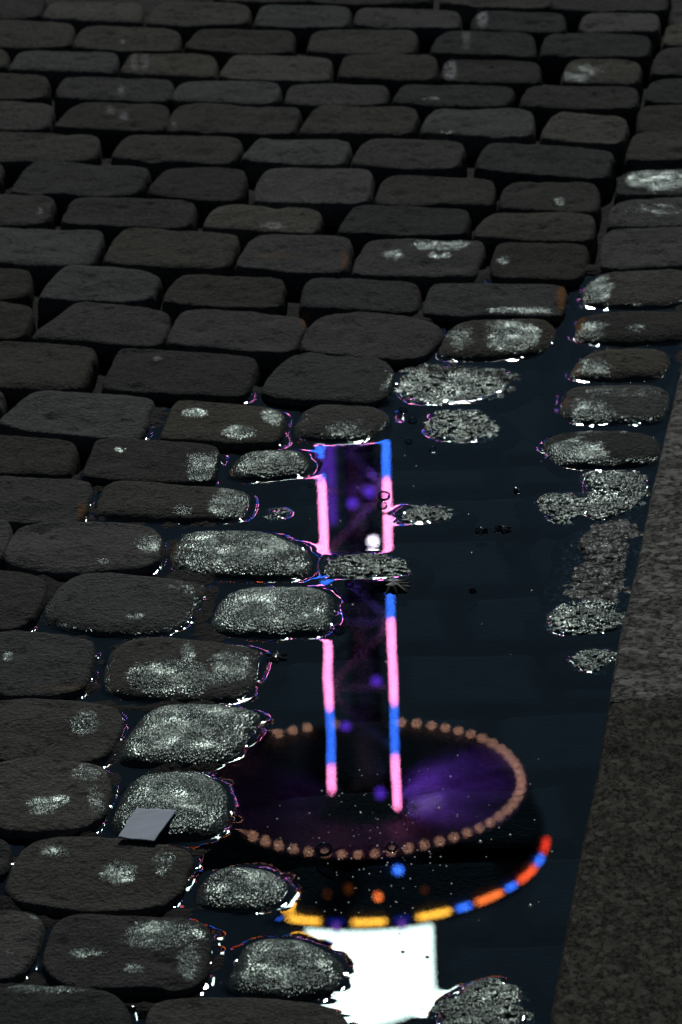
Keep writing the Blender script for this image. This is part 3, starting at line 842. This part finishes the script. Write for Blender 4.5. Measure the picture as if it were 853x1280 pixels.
# the front face of the column carries the strips; it is nearer by its half width
# four column posts
for sx in (-1, 1):
    for sy in (-1, 1):
        bars('column_post', [((sx * hw * .97, sy * hw, -.02), (sx * hw * .97, sy * hw, Zring + .6))], .07, M_STEEL)
segs = []
bay = 1.62; nb = int(Zring / bay)
for b in range(nb):
    z0, z1 = b * bay, (b + 1) * bay
    for s in (-1, 1):
        segs.append(((-hw, s * hw, z0), (hw, s * hw, z0)))
        segs.append(((s * hw, -hw, z0), (s * hw, hw, z0)))
        k = 1 if b % 2 else -1
        segs.append(((-hw * k, s * hw, z0), (hw * k, s * hw, z1)))
        segs.append(((s * hw, -hw * k, z0), (s * hw, hw * k, z1)))
bars('cross_bracing', segs, .045, M_BRACE)
# dark maintenance shaft panels inside the lattice, and its purple tube
V = []
bars('lift_shaft', [((.12, hw * .3, 0), (.12, hw * .3, Zring))], .36, M_STEEL, n=10)
bars('purple_tube', [((-hw * .72, hw * .2, Zring - 22), (-hw * .72, hw * .2, zof(655)))], .10, M_PURPLE)
bars('purple_tube', [((hw * .28, hw * .2, zof(560)), (hw * .28, hw * .2, zof(690)))], .06, glow('dim_purple_led', (.10, .03, .5), 3.0))
# lit strips: (photo y from, y to, colour)
strips = {-1: [(400, 430, 1), (430, 520, 0), (520, 597, 1), (597, 700, 0), (700, 792, 1), (792, 880, 0), (880, 953, 1), (953, 986, 0)],
          1: [(400, 430, 1), (430, 520, 0), (520, 597, 1), (597, 692, 0), (692, 772, 1), (772, 878, 0), (878, 945, 1), (945, 1008, 0)]}
for s in (-1, 1):
    top = bars('light_strip', [((s * hw, -hw - .09, 0.3), (s * hw, -hw - .09, zof(986 if s < 0 else 1008, 460, D - hw)))], .022, M_STEEL)
    for (y0, y1, c) in strips[s]:
        za, zb = zof(y0, 460, D - hw), zof(y1, 460, D - hw)
        bars('light_tube', [((s * hw, -hw - .12, za), (s * hw, -hw - .12, zb))], .030, [M_PINK, M_BLUE][c], top, n=8)


def lamp(px, py, r, mat, dy=-hw - .2):
    p = mirrored(px, py, D + dy)
    return ball('lamp_globe', (p[0] - AX, p[1] - AY, p[2]), r, mat)


lamp(467, 677, .09, M_WHITEL)
for (x, y) in [(441, 629), (470, 852), (475, 992), (432, 905), (462, 615)]:
    lamp(x, y, .10, M_PURPLE2)
# canopy: flat underside, flared cone to the rim, upright rim band, roof
dz = Zrim - Zring
lathe('canopy_underside', [(.95, Zring + .5), (RR * .5, Zring + .25), (RR, Zring + .05), (RR + .1, Zring)], M_CANOPY)
lathe('canopy_flare', [(RR + .1, Zring), (RRIM - .1, Zrim - .35), (RRIM - .05, Zrim - .30)], simple('black_flare_panels', (.008, .007, .01), .55, scale=2))
rimb = lathe('canopy_rim', [(RRIM - .05, Zrim - .30), (RRIM - .03, Zrim + .25), (RRIM - .15, Zrim + .30), (1.5, Zrim + 1.1)], M_STEEL)
# radial ribs under the canopy
for i in range(12):
    a = 2 * PI * i / 12 + .2
    bars('canopy_rib', [((.9 * math.sin(a), -.9 * math.cos(a), Zring + .40), (RR * math.sin(a), -RR * math.cos(a), Zring + .0))], .05, M_STEEL)
# ring of bulbs
nbulb = 60
for i in range(nbulb):
    if i in (28, 32): continue
    a = 2 * PI * (i + .5) / nbulb
    if i == 31: a += .02
    ball('ring_bulb', ((RR) * math.sin(a), -(RR) * math.cos(a), Zring - .06), .046, M_BULB, n=10)
# coloured arcs on the rim
for k in range(-8, 10):
    th = math.radians(k * 20.5)
    d = abs(k)
    m = M_YEL if d <= 1 else (M_ORG if d == 2 or d == 3 else M_RED)
    if d == 3: m = glow('vermilion_led', (1.0, .11, .03), 22)
    w = math.radians(5.2 if d < 4 else 4)
    segsA = [((RRIM * math.sin(th - w + 2 * w * i / 6), -RRIM * math.cos(th - w + 2 * w * i / 6), Zrim),
              (RRIM * math.sin(th - w + 2 * w * (i + 1) / 6), -RRIM * math.cos(th - w + 2 * w * (i + 1) / 6), Zrim)) for i in range(6)]
    if abs(k) <= 4 or k > 7: bars('rim_light', segsA, .045, m)
    if -5 < k < 4:
        t2 = th + math.radians(10.25); w2 = math.radians(2.2)
        if k in (-1, 0):
            bars('rim_drop_light', [((RRIM * math.sin(t2), -RRIM * math.cos(t2), Zrim + .05), (RRIM * math.sin(t2), -RRIM * math.cos(t2), Zrim + .30))], .05, glow('violet_led', (.42, .12, .85), 6))
        bars('rim_light', [((RRIM * math.sin(t2 - w2), -RRIM * math.cos(t2 - w2), Zrim), (RRIM * math.sin(t2 + w2), -RRIM * math.cos(t2 + w2), Zrim))], .040, M_BLUE if k not in (-1, 0) else glow('deep_blue_led', (.03, .06, 1.0), 3))
# sparse lamps on the flare
for (x, y, m) in [(499, 1088, M_BLUE), (473, 1121, M_ORG), (410, 1118, None), (436, 1112, None), (562, 1106, None), (530, 1112, None), (580, 1098, None)]:
    a = math.asin(max(-1, min(1, (x - 462) / 205)))
    rr = RRIM - .12 + .02
    p = mirrored(x, y, D - RRIM * math.cos(a) * .95)
    ball('flare_lamp', (p[0] - AX, p[1] - AY, p[2]), .085, m if m else glow('faint_amber_lamp', (1.0, .22, .03), .9), n=10)
# white backlit drum on top
zs0 = zof(1147, 460, D - 1.45); zs1 = zof(1278, 460, D - 1.45)
rd = 80 * MPP
dr = lathe('lit_drum', [(rd * .97, zs0), (rd, zs0 + .05), (rd, zs1)], M_SIGN, n=64)
lathe('drum_roof', [(rd + .03, zs1 - .02), (rd + .03, zs1 + .12), (.05, zs1 + .9)], M_STEEL, n=40)
bars('finial', [((0, 0, zs1 + .8), (0, 0, zs1 + 2.2))], .05, M_STEEL)
# base platform on the ground
lathe('base_platform', [(5.2, -.02), (5.2, .5), (4.9, .6), (.05, .6)], M_STEEL)


def spot(name, p, aim, col, e, r=.12, cone=110):
    L = bpy.data.lights.new(name, 'SPOT'); L.color = col; L.energy = e; L.shadow_soft_size = r
    L.spot_size = math.radians(cone); L.spot_blend = .6
    o = bpy.data.objects.new(name, L); COL.objects.link(o); o.parent = ride; o.location = p
    o.rotation_euler = (Vector(aim) - Vector(p)).to_track_quat('-Z', 'Y').to_euler()
    return o


def at_ride(px, py, dy=0.0):
    p = mirrored(px, py, D + dy); return (p[0] - AX, p[1] - AY, p[2])


PUR = (.30, .10, 1.0)
spot('canopy_lamp', (.9, .6, Zring - .9), (RR * .55, .3, Zring + .2), PUR, 1200, cone=115)
spot('canopy_lamp', (.95, -.2, Zring - .7), (1.3, -.3, Zring + .2), (.75, .65, 1.0), 420, cone=50)
spot('canopy_lamp', (-.9, .6, Zring - .9), (-RR * .55, .3, Zring + .2), PUR, 40, cone=120)
for (_x, _y, _e) in ((452, 570, 60), (462, 625, 110), (450, 660, 60), (440, 750, 30), (465, 790, 30), (462, 860, 20)):
    p = at_ride(_x, _y, -hw - .25)
    spot('column_lamp', (p[0], p[1], p[2] - .6), (p[0], 0, p[2] + .8), PUR, _e, cone=100)

# ------------------------------------------------------------------ light and sky (night)
SUN_EL = math.radians(30.3); SUN_AZ = math.radians(1.5)     # low light from ahead, over the fairground
w = bpy.data.worlds.new('World'); scene.world = w; w.use_nodes = True
nt = w.node_tree; nt.nodes.clear()
sky = nt.nodes.new('ShaderNodeTexSky'); sky.sky_type = 'NISHITA'; sky.sun_disc = False
sky.sun_elevation = SUN_EL; sky.sun_rotation = SUN_AZ
hs = nt.nodes.new('ShaderNodeHueSaturation'); hs.inputs['Saturation'].default_value = .45
mul = nt.nodes.new('ShaderNodeMix'); mul.data_type = 'RGBA'; mul.blend_type = 'MULTIPLY'; mul.inputs[0].default_value = 1
mul.inputs[7].default_value = (.36, .66, 1.0, 1)
bg = nt.nodes.new('ShaderNodeBackground'); bg.inputs['Strength'].default_value = .0058
wo = nt.nodes.new('ShaderNodeOutputWorld')
nt.links.new(sky.outputs[0], hs.inputs['Color']); nt.links.new(hs.outputs[0], mul.inputs[6]); nt.links.new(mul.outputs[2], bg.inputs[0]); nt.links.new(bg.outputs[0], wo.inputs[0])

SL = bpy.data.lights.new('stand_in_sun', 'SUN'); SL.energy = 1.02; SL.angle = math.radians(1.2); SL.color = (.95, 1.0, .95)  # sun lamp added in place of the ride's lights, outside the puddle's reflection
so = bpy.data.objects.new('stand_in_sun', SL); COL.objects.link(so)
dirv = Vector((math.sin(SUN_AZ) * math.cos(SUN_EL), math.cos(SUN_AZ) * math.cos(SUN_EL), math.sin(SUN_EL)))
so.rotation_euler = dirv.to_track_quat('Z', 'Y').to_euler()
so.location = (0, 20, 15)

# ------------------------------------------------------------------ output
scene.view_settings.view_transform = 'Standard'
scene.view_settings.look = 'None'
scene.view_settings.exposure = 0
scene.view_settings.gamma = 1
scene.cycles.use_denoising = True
scene.cycles.max_bounces = 6
scene.cycles.transparent_max_bounces = 8
scene.cycles.caustics_reflective = True
scene.cycles.caustics_refractive = False
scene.cycles.blur_glossy = 0.0
scene.cycles.sample_clamp_indirect = 0
print('axis check', axis_hi, axis_lo, 'mpp', MPP, 'zring', Zring, 'zrim', Zrim)
